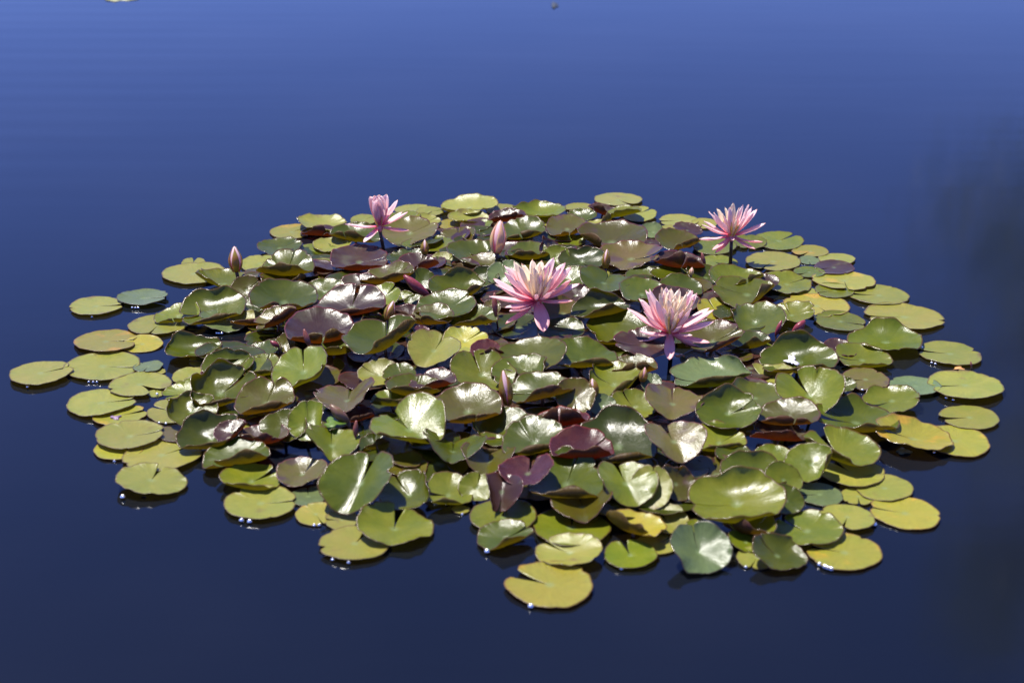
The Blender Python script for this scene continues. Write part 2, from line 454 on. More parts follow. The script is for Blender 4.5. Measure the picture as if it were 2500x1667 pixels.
PADS = []
def place_pad(x, y, w, h, hue, notch, zcm, opts, idx):
    g = random.Random(idx * 13 + 5)
    form = dict(b=0.0, v=0.0, w=0.007, f=0.005, n=0.0, e=0.020, B=[])
    gap = g.uniform(2.5, 6.0) if zcm < 1 else g.uniform(0.8, 3.0); roll = g.uniform(-1, 1) if zcm < 1 else g.uniform(-11, 11)
    if notch == 60: notch = g.choice([g.uniform(235, 310), g.uniform(235, 310), g.uniform(150, 215)])
    und = UNDER_OF[hue]; pmin, pmax = -10.0, 32.0; ymax = 1.0
    lift = zcm * 0.45 if zcm < 1.5 else 0.67 + (zcm - 1.5) * 0.95
    if zcm >= 2: w, h = w * 1.12, h * 1.18
    if zcm < 1:
        form['b'] = 0.02; form['n'] = g.uniform(-0.02, 0.02); pmin, pmax = -3.0, 5.0
    else:
        form['b'] = g.uniform(0.10, 0.22); form['w'] = g.uniform(0.03, 0.075); form['f'] = 0.018; form['n'] = g.uniform(-0.04, 0.04); form['e'] = 0.02; ymax = 1.28
    for o in opts:
        k, val = o[0], o[1:]
        if k == 'B':
            bd, bu, ba = (float(q) for q in val.split(':'))
            if 215 <= bd <= 335 and 35 <= ba <= 84:
                ba = min(106, ba + 38); bu = max(0.0, bu - 0.24)
            form['B'].append((bd, bu, ba))
        elif k == 'q': roll = R(1) * float(val) * 57.29578
        elif k == 'g': gap = float(val)
        elif k == 'u': und = val
        elif k == 'P': pmin = pmax = float(val)
        else: form[k] = float(val)
    if form['v'] >= 0.3: pmax = 34.0; form['b'] = 0.04
    if any(225 <= dr <= 325 and A >= 40 for dr, u0, A in form['B']): pmax = min(pmax, 7.0); ymax = 1.4
    P0, D = blade_shape(notch, gap, form, idx * 7 + 3)
    z = lift / 100.0 + 0.0014; ys = 1.0
    pos = at_z(x, y, z + 0.01)
    dep = np.linalg.norm(pos - CAM)
    Rr = w / 2 * dep / F
    el = math.asin((CAM_H) / dep)
    pitch = R(max(pmin, min(pmax, math.degrees(math.asin(max(-1, min(1, h / w))) - el))))
    for it in range(9):
        Q = tilt(P0 * np.array([Rr, Rr * ys, Rr]), pitch, R(roll))
        Q[..., 2] -= Q[..., 2].min()
        W = Q + np.array([pos[0], pos[1], z])
        px, py, dd = project(W)
        bx0, bx1, by0, by1 = px.min(), px.max(), py.min(), py.max()
        ppm = F / dd.mean()
        Rr *= (w / (bx1 - bx0)) ** 0.9
        pitch += max(-R(6), min(R(6), (h - (by1 - by0)) / w * R(52)))
        pitch = max(R(pmin), min(R(pmax), pitch))
        if it > 3: ys = max(0.85 if ymax > 1 else 1.0, min(ymax, ys * (h / (by1 - by0)) ** 0.7))
        pos = pos + np.array([(x - (bx0 + bx1) / 2) / ppm, ((by0 + by1) / 2 - y) / (ppm * math.sin(el)), 0])
    Q = tilt(P0 * np.array([Rr, Rr * ys, Rr]), pitch, R(roll))
    Q[..., 2] += z - Q[..., 2].min()
    # upper and lower sheet joined by a rim
    dr = np.gradient(Q, axis=0); dt = np.gradient(Q, axis=1)
    N = np.cross(dr, dt); N[0] = N[2].mean(axis=0)
    N /= np.linalg.norm(N, axis=-1, keepdims=True) + 1e-12
    th = 0.0011
    L = Q - N * th
    nr, ns = Q.shape[0], Q.shape[1]
    V = np.concatenate([Q.reshape(-1, 3), L.reshape(-1, 3)])
    DD = np.concatenate([D.reshape(-1, 3), D.reshape(-1, 3)])
    off = nr * ns
    faces, mi = [], []
    for i in range(nr - 1):
        for j in range(ns - 1):
            a, b, c, d = i * ns + j, (i + 1) * ns + j, (i + 1) * ns + j + 1, i * ns + j + 1
            faces.append((a, b, c, d)); mi.append(0)
            faces.append((off + d, off + c, off + b, off + a)); mi.append(1)
    loop = [(nr - 1) * ns + j for j in range(ns)]
    edge = [i * ns for i in range(nr)] + loop[1:] + [i * ns + ns - 1 for i in range(nr - 2, -1, -1)]
    for a, b in zip(edge[:-1], edge[1:]):
        faces.append((a, off + a, off + b, b)); mi.append(2)
    root = thing('lily_pad', (pos[0], pos[1], 0.0))
    mesh_obj('blade', V, faces, [TOP[hue], UND[und], RIM], root, mi, DD)
    hub = Q[0, 0] - N[0, 0] * th
    lean = (hub[2] + 0.03) * g.uniform(-0.35, 0.35)
    stalk(root, hub, (hub[0] + lean, hub[1] + abs(lean) * 0.6, -0.10), 0.0032 + 0.012 * Rr, STALK, bend=g.uniform(-0.012, 0.012))
    PADS.append(dict(o=root, x=pos[0], y=pos[1], R=Rr, hue=hue, z=zcm, form=form, pitch=math.degrees(pitch), idx=idx, px=x, py=y, w=w, h=h, top=(Q + np.array([pos[0], pos[1], 0.0])).reshape(-1, 3)))

# x y w h hue notch(ground angle: 0 right, 90 away) lowest_point_cm options
TABLE = """
235 745 133 45 yg 2 0 g4
347 724 126 40 gg 350 .5 b.06 w.03
386 790 151 49 yg 60 0
257 830 156 54 yo 0 .5 g4
349 838 100 47 y 200 0
248 891 189 73 yg 352 .3 g3
101 910 158 58 yg 28 .7 g7
361 893 76 26 gg 60 .3 w.04
384 907 42 15 yg 20 0
342 936 157 60 yg 318 .9 g16
247 982 172 67 yg 12 .5 g4 B300:.6:14
293 1013 136 51 yo 25 .1 g5
316 1060 168 71 yg 14 .7 b.07 g4
290 1095 125 52 yo 30 0
395 1108 196 72 yg 40 .4 g3
370 1167 178 75 yg 82 1.0 b.03 w.015 P1 g6
381 960 42 18 yg 100 0
452 948 116 58 lg 200 1.0 P7
465 916 92 42 yg 30 .6
425 1001 134 62 yg 160 .5
470 997 114 76 g 30 2 B170:.2:60 B100:.5:30
430 1057 100 42 m 10 .7 B20:.7:60
512 1047 148 82 dg 35 2.2 B110:.1:45 B280:.75:50
473 838 140 66 g 8 1.0 B95:.15:52 B180:.75:40 g7
500 880 76 36 yg 60 .3
556 884 118 62 g 30 2 b.28 B80:.4:35
545 934 144 102 g 40 3 B175:.2:65 B95:.3:50 B280:.8:45 g9
640 890 94 52 lg 80 2.5 B275:.55:75
633 850 95 42 g 320 2
650 815 100 36 yg 20 .6
550 783 126 58 gg 200 1.0 b.03 P1
695 836 46 42 gp 60 3 
730 898 122 108 lg 100 4.5 b.1 B10:.35:70 B300:.7:40
646 964 134 80 gp 80 4 B280:.55:70 B95:.4:25
690 1038 106 70 g 60 3 B180:.6:-25
640 1058 118 42 p 90 2.2 B262:.0:105
625 1030 112 50 y 40 1.2
560 1010 82 36 g 80 1.5
562 1050 74 48 p 40 4 B330:.5:60
745 1026 78 86 lg 100 3 B0:.2:60
840 963 134 74 m 88 5.5 v.55
812 1080 122 78 lg 96 3 v.5 B250:.75:35
577 1100 150 72 g 60 2 B285:.45:55
612 1162 156 66 lg 42 1 B270:.65:50 g8
737 1150 112 64 m 62 2 v.16 g7
634 1224 177 84 yg 6 .8 b.05 g3
752 1210 96 48 gg 100 .3
770 1253 100 64 yo 60 .5
868 1178 168 132 g 72 2.4 v.42 q12 g6
835 1268 82 50 yg 60 .6
866 1323 178 84 yg 66 .9 g9
965 1277 190 82 lg 86 1.3 v.08 P4 g9
990 1130 110 62 gp 40 1.2 uyo
985 1194 112 86 g 120 2 B10:.3:50 v.15
1052 1142 70 42 yo 30 .6
1096 1190 118 82 lg 190 1.8 B275:.7:35 g10
1164 1186 92 72 lg 80 1.4
1112 1088 142 66 g 90 4 v.6 
1192 1121 120 72 gp 86 3 v.5
1284 1146 122 68 rp 76 6.5 v.20 g9
1232 1200 82 82 p 60 2.6 v.5 B200:.2:60
1380 1150 170 114 g 70 4 B275:.6:70 B90:.5:25
1228 1262 164 80 lg 88 .9 v.07 P4 g7
1234 1304 140 78 g 34 1.2 B300:.55:40 g6
1125 1243 44 15 yg 0 0
1339 1425 218 108 yo 153 .8 g11 b.03 P1
1420 1233 136 74 gp 95 2.6 v.42
1397 1286 192 86 lg 85 .8 g6
1389 1339 166 82 yg 138 1.3 g4 P2
1540 1350 132 68 lg 102 .8 g9 b.08 P3
1602 1326 104 52 yg 40 .3
1555 1275 148 68 y 60 1.9 B220:.2:65
1632 1265 106 90 yg 120 1.1 P8 g12
1712 1335 154 130 gg 100 1.0 v.24 B250:.5:-18
1534 1181 134 96 lg 104 3 v.34
1592 1190 92 96 yg 80 2
1652 1178 86 76 gp 80 2.6 B90:.2:40
1605 1128 88 40 dg 60 2 B280:.3:70
1650 1079 138 90 m 106 5.5 v.34 g8
1757 1062 120 66 lg 30 2.5 B275:.6:60
1505 1058 184 122 dg 60 4.6 B90:.3:30 B280:.78:55
1420 1078 142 72 rp 40 5.5 B285:.15:85 ure
1305 1060 144 86 g 120 4.6 B280:.65:60
1226 1040 132 84 g 60 3 B180:.3:55
1206 1083 112 60 lg 40 1.5 B280:.6:70
995 1018 168 108 lg 128 5.5 v.36 B285:.72:55 g8
1138 982 160 86 gp 60 5.6 B285:.7:45
1010 938 122 48 g 80 5 B275:.4:65
1056 922 104 46 p 120 5.8 B285:.3:85
1180 905 146 92 lg 110 4 v.18
1266 906 122 76 g 200 4.6 B350:.4:60
1296 868 158 84 g 60 5.5
1060 850 118 80 yg 70 4 v.35
1135 830 102 60 y 40 3
1190 848 76 54 rp 60 6.5 B290:.2:70 ure
1030 803 36 30 rp 60 6.8 B280:.2:60 ure
925 815 164 84 g 88 5.5 v.26 B318:.35:70
779 792 152 78 p 60 4.6 B285:.45:75 ubr
815 840 108 44 g 60 4 B272:.05:92
925 908 94 58 yg 150 3
975 905 74 40 g 60 4 B275:.1:85
955 967 92 40 lg 100 4 B275:.25:75
880 1010 64 52 p 60 3.6 B290:.1:80 ure
912 1078 84 46 dg 60 1.8 B300:.2:80
473 666 158 54 yg 340 .4 g5
472 641 60 28 yg 90 0 g14
548 678 144 48 lg 290 1.6 B225:.15:34
635 643 96 42 yg 40 .3
697 640 128 56 g 80 2.4 B265:-.05:88
683 600 112 46 g 40 1.4 b.12
712 565 108 38 yo 40 .2
786 543 124 38 yg 340 1.2 P1 g6
778 562 92 30 p 60 .6 B265:.1:80
770 611 106 37 lg 40 .5
812 596 98 38 yg 20 1.2
775 655 122 58 lg 50 .9 b.08 P5
876 627 126 56 p 8 3 B280:.7:60 ure
868 566 114 44 g 60 2 B262:.5:60
600 702 70 52 gp 40 2
690 684 114 46 gp 90 1.6 B330:.4:70
520 744 148 82 g 198 2.6 B95:.3:38 B285:.8:50
432 762 114 52 lg 60 1.3 B278:.7:65
692 718 152 68 g 60 4.6 B278:.42:88 upu
790 706 94 48 g 300 2.8
615 742 78 52 g 60 1.5
606 774 80 32 yg 60 2 B280:.5:60 ure
672 774 94 50 m 200 4.6 B322:.35:75 ure
853 733 160 72 p 80 5.6 B278:.75:60 ure
930 718 88 52 lg 40 3.6
945 664 120 50 gp 60 3.6 B278:.4:75
880 690 104 42 p 60 3 B272:.1:85 ubr
992 630 92 42 dg 60 2.8
1018 641 96 44 p 60 3.6 B292:-.05:92
1030 682 64 50 g 120 3 
1000 563 126 62 m 40 2
1042 595 136 44 lg 60 1.8 b.1
1112 574 98 46 gp 90 1.8 B0:.5:50
1010 512 98 28 yg 40 .7 b.05
1050 516 68 30 yg 20 .9
1040 536 74 34 yg 40 1.3
985 532 84 36 lg 60 1
888 535 66 26 yg 40 .4
1146 497 142 43 yg 300 1.3 B212:.6:55 P3
1146 526 106 34 yg 350 1.5 P2
1165 550 78 32 lg 30 1.8
1108 547 82 28 yo 300 .3
1225 511 80 28 yg 60 .9
1238 524 84 30 p 60 2.6 B265:.05:95 ure
1316 508 132 43 lg 60 1.4 B130:.2:35
1278 555 100 50 g 60 3.2 B280:.6:65
1170 584 84 30 yg 40 1
1157 617 120 58 g 42 3.2 B20:.5:45
1185 645 104 50 gp 60 2.8
1140 652 66 50 p 60 3.2 B225:.0:70 ubr
1083 635 78 42 yg 40 1.5
1115 694 126 76 g 60 3.6 B90:.2:45 B320:.55:70
1182 675 66 46 dg 10 3.2 B90:.3:30
1232 668 78 58 gg 100 3.6
985 728 52 34 lg 60 2
1088 741 136 66 g 60 5.5
1155 768 108 46 g 60 4.8 B275:.5:65
1050 765 104 46 gp 60 4.6 B265:.1:85
1000 764 84 40 p 60 3.6 B235:.1:75
1010 735 44 30 g 60 3
1200 752 40 44 m 60 3.4
1510 486 118 32 yg 300 .3 g6
1418 507 80 24 yo 60 .5
1418 525 80 34 g 60 1.4
1335 537 92 30 yg 60 1
1520 516 92 34 lg 60 1.8 B280:.5:40
1555 522 98 42 yg 40 .8
1475 511 80 34 p 60 1.6 B228:.0:85
1385 549 94 48 gp 60 2.8 B285:.6:60
1455 541 68 38 yg 60 2 B330:.1:75
1495 577 154 72 gp 60 2.6 B225:.6:55
1592 561 62 40 gg 60 1.3
1657 537 98 30 yg 190 .8
1655 582 100 46 gp 60 2.4 B310:.5:70
1680 557 66 28 p 60 2
1635 560 54 25 yg 60 .9
1720 545 64 27 yg 60 .5
1588 592 56 26 p 60 .3
1388 585 84 32 lg 60 1.4
1366 602 88 46 p 60 2.8 B150:.3:60
1420 632 104 56 dg 300 3.2 B100:.3:35 g8
1540 622 138 62 m 350 3.6 g5
1655 633 120 38 p 60 3.6 B270:.0:92
1492 662 92 38 yg 60 1.9
1355 625 66 48 lg 60 2.4
1290 610 94 42 g 60 3 B280:.2:80
1290 636 108 50 dg 60 2
1395 677 88 50 g 60 3.6
1480 682 116 60 g 74 4.6 v.3
1568 668 74 36 g 60 3
1638 672 94 42 g 60 3
1660 697 100 54 g 190 3.3
1568 706 102 62 g 60 4.5 B285:.75:45
1650 728 108 60 p 60 3
1465 739 134 62 dg 60 5.4 B90:.25:58 B292:.25:88
1405 716 74 42 p 60 4
1375 757 94 66 m 320 3.6
1510 797 142 74 g 60 3.8 B200:.5:45 B280:.75:45
1572 834 134 68 p 186 5.2 g3
1738 818 144 70 gp 20 4.6 B300:.75:50 ure
1426 858 148 66 g 60 5.4 B278:.6:60
1370 803 104 52 dg 60 3
1540 888 118 46 gp 60 3.6 B272:.35:80
1735 905 180 68 gg 190 2.6 B270:.7:55 B40:.45:55
1503 928 114 84 lg 150 3.8 B170:.4:45 B310:.6:70
1590 937 46 58 gg 80 4.8
1648 980 132 76 m 86 4.8 v.34
1548 985 104 64 lg 120 3
1470 986 64 46 gg 60 3.4
1405 968 90 80 gp 60 4
1325 944 144 66 g 60 5.4 B278:.25:90 upu
1360 1016 144 46 rp 60 4 B272:.05:90 ure
1780 990 148 94 g 20 4.6 B95:.3:35 g9
1848 960 126 68 g 60 3.7 B140:.3:40
1870 915 138 60 yg 122 1.4 g10 P2
1950 857 176 90 g 188 2.7 B92:.25:42 B275:.85:45 g4
1978 952 154 102 lg 112 4.5 v.25 g7
2050 849 82 52 p 60 1.8 B280:.75:60
2108 866 146 62 lg 190 1.4 B275:.75:55
2113 924 118 56 m 190 .8
2060 937 64 38 g 60 1.4
1927 1002 138 60 gp 60 4.6 B262:.55:75 ure
1900 1046 124 50 p 60 2.8 B255:.0:88
2092 1006 190 82 g 188 2.7 B90:.3:35 B278:.8:60 g4
2175 974 142 71 lg 210 1.1 B90:.3:28
2055 1086 174 86 lg 116 2.6 v.06 B225:.55:40 g9
2233 1053 192 87 yo 168 1.3 P1 g4
2330 1076 176 78 yo 128 .2
2366 1018 150 59 yg 188 .3 g5
2358 937 190 71 yg 184 .8 g5
2235 940 130 47 gg 200 .5
2319 861 157 60 yg 166 .4 g7
2160 814 186 80 lg 212 1.1 B92:.2:32
2208 770 199 66 yg 182 .4 g3
2148 718 148 49 yg 174 .5 g4
2060 684 158 44 yo 60 .2
2038 708 98 29 lg 200 .9 P0
2037 651 100 33 p 200 .8 P1
2043 632 92 28 yg 60 .3
1978 612 92 29 yo 230 .3
1975 635 54 22 gg 60 0
1888 637 136 48 yg 60 .9 P1
1902 587 124 47 lg 40 .6
1976 663 80 28 lg 60 .9 P1
1920 688 124 58 lg 30 1.1 P3 b.08
1993 745 167 58 yo 60 .3
1970 712 54 22 yg 60 .5
2050 782 128 51 lg 335 .6 g5
1930 760 118 54 lg 100 1.4
1852 779 122 78 g 60 2.2 B182:.15:75
1815 712 138 66 g 60 3.2 B318:.55:70
1798 672 120 50 lg 300 2.8 B310:.55:60 g4
1866 684 66 28 p 60 2.8
1725 670 88 48 g 60 2
1735 707 78 32 lg 60 1
1755 755 108 60 y 110 1.4 B300:.7:50
1755 640 94 36 lg 60 .8 b.06
1745 600 108 44 lg 40 .9
1830 590 84 58 lg 60 .8 P6
1830 828 94 38 dg 60 2.4 B285:.0:92
1860 848 64 27 lg 60 .9
1795 1112 88 50 g 230 2 g9
1842 1146 150 82 g 60 3.8 B90:.4:30
1885 1115 94 56 lg 60 2
1972 1128 106 84 lg 60 2.8 B330:.5:60
1914 1166 84 72 lg 60 2.8
1800 1206 216 118 lg 188 4.4 B88:.22:46 B275:.82:50 g3
1918 1216 84 64 g 60 2.8
2000 1206 117 57 gg 184 .5 g4
2075 1151 172 62 yg 116 .6 g8
2160 1189 142 60 yg 158 .9 P1 g3
2094 1210 88 43 yg 60 .3
2210 1251 172 82 yo 162 .3 g3
2068 1261 138 62 yg 60 .6
1972 1285 180 82 lg 132 1.4 b.09 g7 P2
2062 1345 186 92 yo 164 .5 g4
1905 1345 138 92 g 140 1.0 q-16 B60:.4:30 g6
1822 1318 88 58 lg 60 1.4
1848 1360 102 72 yg 60 .4
1830 1275 118 48 lg 60 2 B240:.3:60 upu
1725 1110 114 52 dg 60 1.4
1712 1286 74 40 lg 60 1
"""
k = 0
for line in TABLE.strip().splitlines():
    q = line.split()
    opts = [('ubr' if o == 'uyo' else o) for o in q[7:]]
    place_pad(float(q[0]), float(q[1]), float(q[2]), float(q[3]), q[4], float(q[5]), float(q[6]), opts, k)
    k += 1

# shaded pads lying on the water beneath the heaped ones: too many and too hidden to count
def inside(px, py, poly):
    c = False
    for (x0, y0), (x1, y1) in zip(poly, poly[1:] + poly[:1]):
        if (y0 > py) != (y1 > py) and px < (x1 - x0) * (py - y0) / (y1 - y0) + x0: c = not c
    return c
HEAP = [(560, 770), (640, 660), (760, 620), (900, 650), (1000, 585), (1200, 550), (1500, 560), (1690, 690), (1800, 760), (1840, 880), (1800, 1000), (1780, 1150),
        (1690, 1240), (1520, 1250), (1400, 1200), (1150, 1160), (1000, 1120), (880, 1130), (700, 1040), (540, 1000)]
CLEAR = [(1605, 900, 46), (742, 1098, 44), (1815, 1090, 60), (945, 605, 34), (1650, 880, 36), (1690, 640, 36), (560, 800, 60), (1120, 880, 18), (1590, 590, 24), (1440, 770, 12), (1190, 1010, 16)]
def undergrowth():
    g = random.Random(21)
    V, D, Fc, mi, used = [], [], [], [], 0
    hues = ['dg', 'p', 'dg', 'gp', 'p', 'dg']  # darker hues put part of the gaps' shade into the colour
    mats = [TOP[h] for h in hues] + [UND['br'], RIM]
    spots = []
    tries = 0
    while len(spots) < 230 and tries < 9000:
        tries += 1
        px, py = g.uniform(520, 1860), g.uniform(540, 1260)
        if not inside(px, py, HEAP): continue
        if any(math.hypot(px - a, (py - b) * 1.6) < c + 45 for a, b, c in CLEAR): continue
        w = at_z(px, py, 0.01)
        if any(math.hypot(w[0] - q[0], w[1] - q[1]) < 0.058 for q in spots): continue
        spots.append((w[0], w[1]))
    for i, (x, y) in enumerate(spots):
        form = dict(b=g.uniform(0.02, 0.08), v=0.0, w=0.025, f=0.008, n=0.0, e=0.03, B=[])
        P, Dd = blade_shape(g.uniform(0, 360), g.uniform(2, 6), form, i * 5 + 11)
        Q = tilt(P[::1] * g.uniform(0.055, 0.078), R(g.uniform(-6, 7)), R(g.uniform(-7, 7)))
        Q[..., 2] += (0.002 + g.uniform(0, 0.005) if i % 2 else 0.008 + g.uniform(0, 0.006)) - Q[..., 2].min()
        Q = Q + np.array([x, y, 0.0])
        Q, Dd = Q[[0, 2, 4, 6, 8, 10, 11]][:, ::2], Dd[[0, 2, 4, 6, 8, 10, 11]][:, ::2]
        nr, ns = Q.shape[0], Q.shape[1]
        o0 = len(V)
        V += Q.reshape(-1, 3).tolist(); D += Dd.reshape(-1, 3).tolist()
        off = nr * ns
        V += (Q - np.array([0, 0, 0.001])).reshape(-1, 3).tolist(); D += Dd.reshape(-1, 3).tolist()
        hk = g.randrange(len(hues))
        for a in range(nr - 1):
            for b in range(ns - 1):
                p, q, r_, s_ = o0 + a * ns + b, o0 + (a + 1) * ns + b, o0 + (a + 1) * ns + b + 1, o0 + a * ns + b + 1
                Fc.append((p, q, r_, s_)); mi.append(hk)
                Fc.append((off + s_, off + r_, off + q, off + p)); mi.append(len(hues))
        for b in range(ns - 1):
            p = o0 + (nr - 1) * ns + b
            Fc.append((p, off + p, off + p + 1, p + 1)); mi.append(len(hues) + 1)
    o = mesh_obj('pad_undergrowth', V, Fc, mats, None, mi, D)
    o['kind'] = 'stuff'
    o['label'] = 'shaded lower layer of lily pads lying on the water beneath the heaped pads'
    o['category'] = 'lily pads'
undergrowth()

# ------------------------------------------------------------------ blossoms
def petal_mat(name, tip, mid, base, glow, fac=0.40):
    t = NT(name)
    d = t.attr('disc'); u, v, s = t.sep(d)
    tc = t.n.new('ShaderNodeTexCoord')
    c = t.mix(t.step(u, 0.05, 0.42), base, mid)
    c = t.mix(t.step(u, 0.45, 0.9), c, tip)
    streak = t.noise(t.comb(t.math('MULTIPLY', u, 1.5), t.math('MULTIPLY', v, 9.0), t.math('MULTIPLY', t.objrand(), 20.0)), 2.0, 3)
    c = t.mix(0.4, c, t.mix(streak, (0.78, 0.62, 0.66), (1.2, 1.25, 1.22)), 'MULTIPLY')
    c = t.mix(t.step(u, 0.93, 1.0, 0.0, 0.6), c, (0.80, 0.36, 0.26))
    t.put(t.b.inputs['Base Color'], c)
    t.b.inputs['Roughness'].default_value = 0.42
    t.put(t.b.inputs['Normal'], t.bump(streak, 0.25, 0.003))
    t.translucent(t.mix(0.5, c, glow), fac)
    return t.m
PETAL = petal_mat('petal_pink', (1.0, 0.80, 0.80), (1.0, 0.68, 0.69), (0.98, 0.18, 0.30), (1.0, 0.70, 0.70))
PETAL_IN = petal_mat('petal_peach', (1.0, 0.86, 0.70), (1.0, 0.88, 0.64), (0.98, 0.60, 0.44), (1.0, 0.88, 0.58))
PETAL_DK = petal_mat('petal_mauve_shade', (1.0, 0.62, 0.60), (1.0, 0.58, 0.57), (0.98, 0.40, 0.42), (1.0, 0.62, 0.60))  # deeper pink puts shade into the hanging petals; also magenta bud core, receptacle
STAMEN = plain('stamen_yellow', (0.80, 0.55, 0.09), 0.5, (0.85, 0.68, 0.25), 200, 0.3, (0.95, 0.7, 0.1))
SEPAL = plain('sepal_green_red', (0.26, 0.24, 0.025), 0.4, (0.34, 0.16, 0.04), 30, 0.45, (0.75, 0.5, 0.12))
SEPAL_PALE = plain('sepal_cream', (0.72, 0.60, 0.26), 0.35, (0.80, 0.46, 0.36), 30, 0.45, (0.95, 0.75, 0.35))

NU, NV = 11, 4
def petal_mesh(width, cup, curve, seed, frill=0.0):
    """petal along +X (unit length), inner face towards +Z"""
    g = random.Random(seed)
    V, D = [], []
    skew = g.uniform(-0.06, 0.06); tw = g.uniform(-0.18, 0.18)
    for i in range(NU + 1):
        u = i / NU
        w = width * (u + 0.10) ** 0.55 * max(0.0, 1 - u ** 2.6) ** 0.72 * 1.18
        if i == NU: w = width * 0.02
        for j in range(NV + 1):
            v = j / NV * 2 - 1
            y = v * w + skew * math.sin(u * 3.1)
            z = cup * w * (v * v) * 1.6 + curve * u * u + 0.06 * math.sin(u * math.pi) * -1
            z += tw * u * v * w + frill * math.sin(9 * u + 3 * v + seed) * u * 0.02
            V.append((u, y, z)); D.append((u, v, 0.0))
    n = len(V)
    V2 = V + [(x, y, z - 0.012) for x, y, z in V]
    Fc = []
    s = NV + 1
    for i in range(NU):
        for j in range(NV):
            a = i * s + j
            Fc.append((a, a + s, a + s + 1, a + 1)); Fc.append((n + a + 1, n + a + s + 1, n + a + s, n + a))
    ring = [i * s for i in range(NU + 1)] + [NU * s + j for j in range(1, s)] + [i * s + s - 1 for i in range(NU - 1, -1, -1)] + list(range(s - 2, -1, -1))
    for a, b in zip(ring[:-1], ring[1:]):
        Fc.append((a, n + a, n + b, b))
    return V2, Fc, D + D

PETAL_LIB = {}
def petal_data(kind, var, mat):
    key = (kind, var, mat.name)
    if key not in PETAL_LIB:
        wd, cu, cv, fr = {'outer': (0.125, 0.35, 0.05, 0.5), 'broad': (0.22, 0.30, 0.02, 0.2), 'mid': (0.118, 0.6, 0.10, 0.9),
                          'inner': (0.13, 0.7, 0.10, 1.2), 'thin': (0.085, 0.5, 0.07, 1.0), 'core': (0.24, 0.8, 0.20, 0.3)}[kind]
        v, f, d = petal_mesh(wd * (0.92 + 0.08 * var), cu, cv + 0.03 * (var - 1), var * 7 + len(kind), fr)
        o = mesh_obj('petal', v, f, [mat], None, None, d)
        PETAL_LIB[key] = o.data
        bpy.data.objects.remove(o)
    return PETAL_LIB[key]

def add_petal(root, base, vec, up, kind, mat, var, length):
    d = Vector(vec).normalized()
    n = Vector(up) - d * d.dot(Vector(up))
    if n.length < 0.05: n = Vector((0, 1, 0.2)) - d * d.dot(Vector((0, 1, 0.2)))
    n.normalize()
    y = n.cross(d)
    from mathutils import Matrix
    M = Matrix(((d.x, y.x, n.x), (d.y, y.y, n.y), (d.z, y.z, n.z))).to_4x4()
    o = bpy.data.objects.new('petal', petal_data(kind, var, mat))
    COL.objects.link(o)
    o.parent = root
    o.matrix_local = Matrix.Translation(Vector(base)) @ M @ Matrix.Diagonal((length, length, length, 1))
    return o

def blossom(label, px, py, stem_px, height, Lpx, tips, stamen_px, nst, extra_inner=0, group='open pink blossoms standing in the pad patch'):
    """tips: (dx, dy, sign, kind, material, length factor); pixel offsets from the flower's base, sign = depth side (+ away)"""
    if stem_px is not None:
        foot = at_z(stem_px[0], stem_px[1], 0.0)
        hd = at_y(px, py, foot[1])
    else:
        hd = at_z(px, py, height)
        foot = np.array([hd[0] + 0.004, hd[1] + 0.01, 0.0])
    root = thing('water_lily_flower', (foot[0], foot[1], 0.0), label, 'flower', group)
    base = hd - np.array([foot[0], foot[1], 0.0])
    ppm = F / ((hd - CAM) @ FWD)
    fw = FWD
    up = np.array([0, 0, 1.0])
    for i, (dx, dy, sg, kind, mat, lf) in enumerate(tips):
        L = Lpx * lf
        rem = max(0.0, L * L - dx * dx - dy * dy)
        dz = sg * math.sqrt(rem)
        vec = (RGT * dx + UPV * dy + fw * dz) / ppm
        ln = np.linalg.norm(vec)
        hub = base + vec / ln * 0.006 + np.array([0, 0, 0.004])
        add_petal(root, hub, vec, up, kind, mat, i % 4, ln)
    g = random.Random(int(px))
    for i in range(extra_inner):
        a = i / extra_inner * 6.283 + g.uniform(-0.2, 0.2); e = R(g.uniform(52, 76))
        vec = np.array([math.cos(a) * math.cos(e), math.sin(a) * math.cos(e), math.sin(e)])
        add_petal(root, base + vec * 0.006, vec, up, 'thin', PETAL_IN, i % 4, Lpx / ppm * g.uniform(0.55, 0.72))
    V, Fc = [], []
    for i in range(nst):
        a = g.uniform(0, 6.283); e = R(g.uniform(62, 88)); ln = stamen_px / ppm * g.uniform(0.75, 1.05)
        b0 = base + np.array([math.cos(a), math.sin(a), 0]) * 0.006
        d = np.array([math.cos(a) * math.cos(e), math.sin(a) * math.cos(e), math.sin(e)])
        v, f = tube([b0, b0 + d * ln * 0.5, b0 + d * ln * 0.93 + np.array([0, 0, 0.001]), b0 + d * ln], [0.0009, 0.0014, 0.0016, 0.0004], 5)
        o0 = len(V); V += v; Fc += [tuple(o0 + q for q in ff) for ff in f]
    mesh_obj('stamens', V, Fc, [STAMEN], root)
    # receptacle the petals grow from
    v, f = tube([base + np.array([0, 0, -0.010]), base + np.array([0, 0, -0.004]), base + np.array([0, 0, 0.004]), base + np.array([0, 0, 0.009])],
                [0.006, 0.010, 0.010, 0.004], 12)
    mesh_obj('receptacle', v, f, [PETAL_DK], root)
    stalk(root, base + np.array([0, 0, -0.006]), (0, 0, -0.12), 0.0056, STALK_D, bend=0.004)
    return root

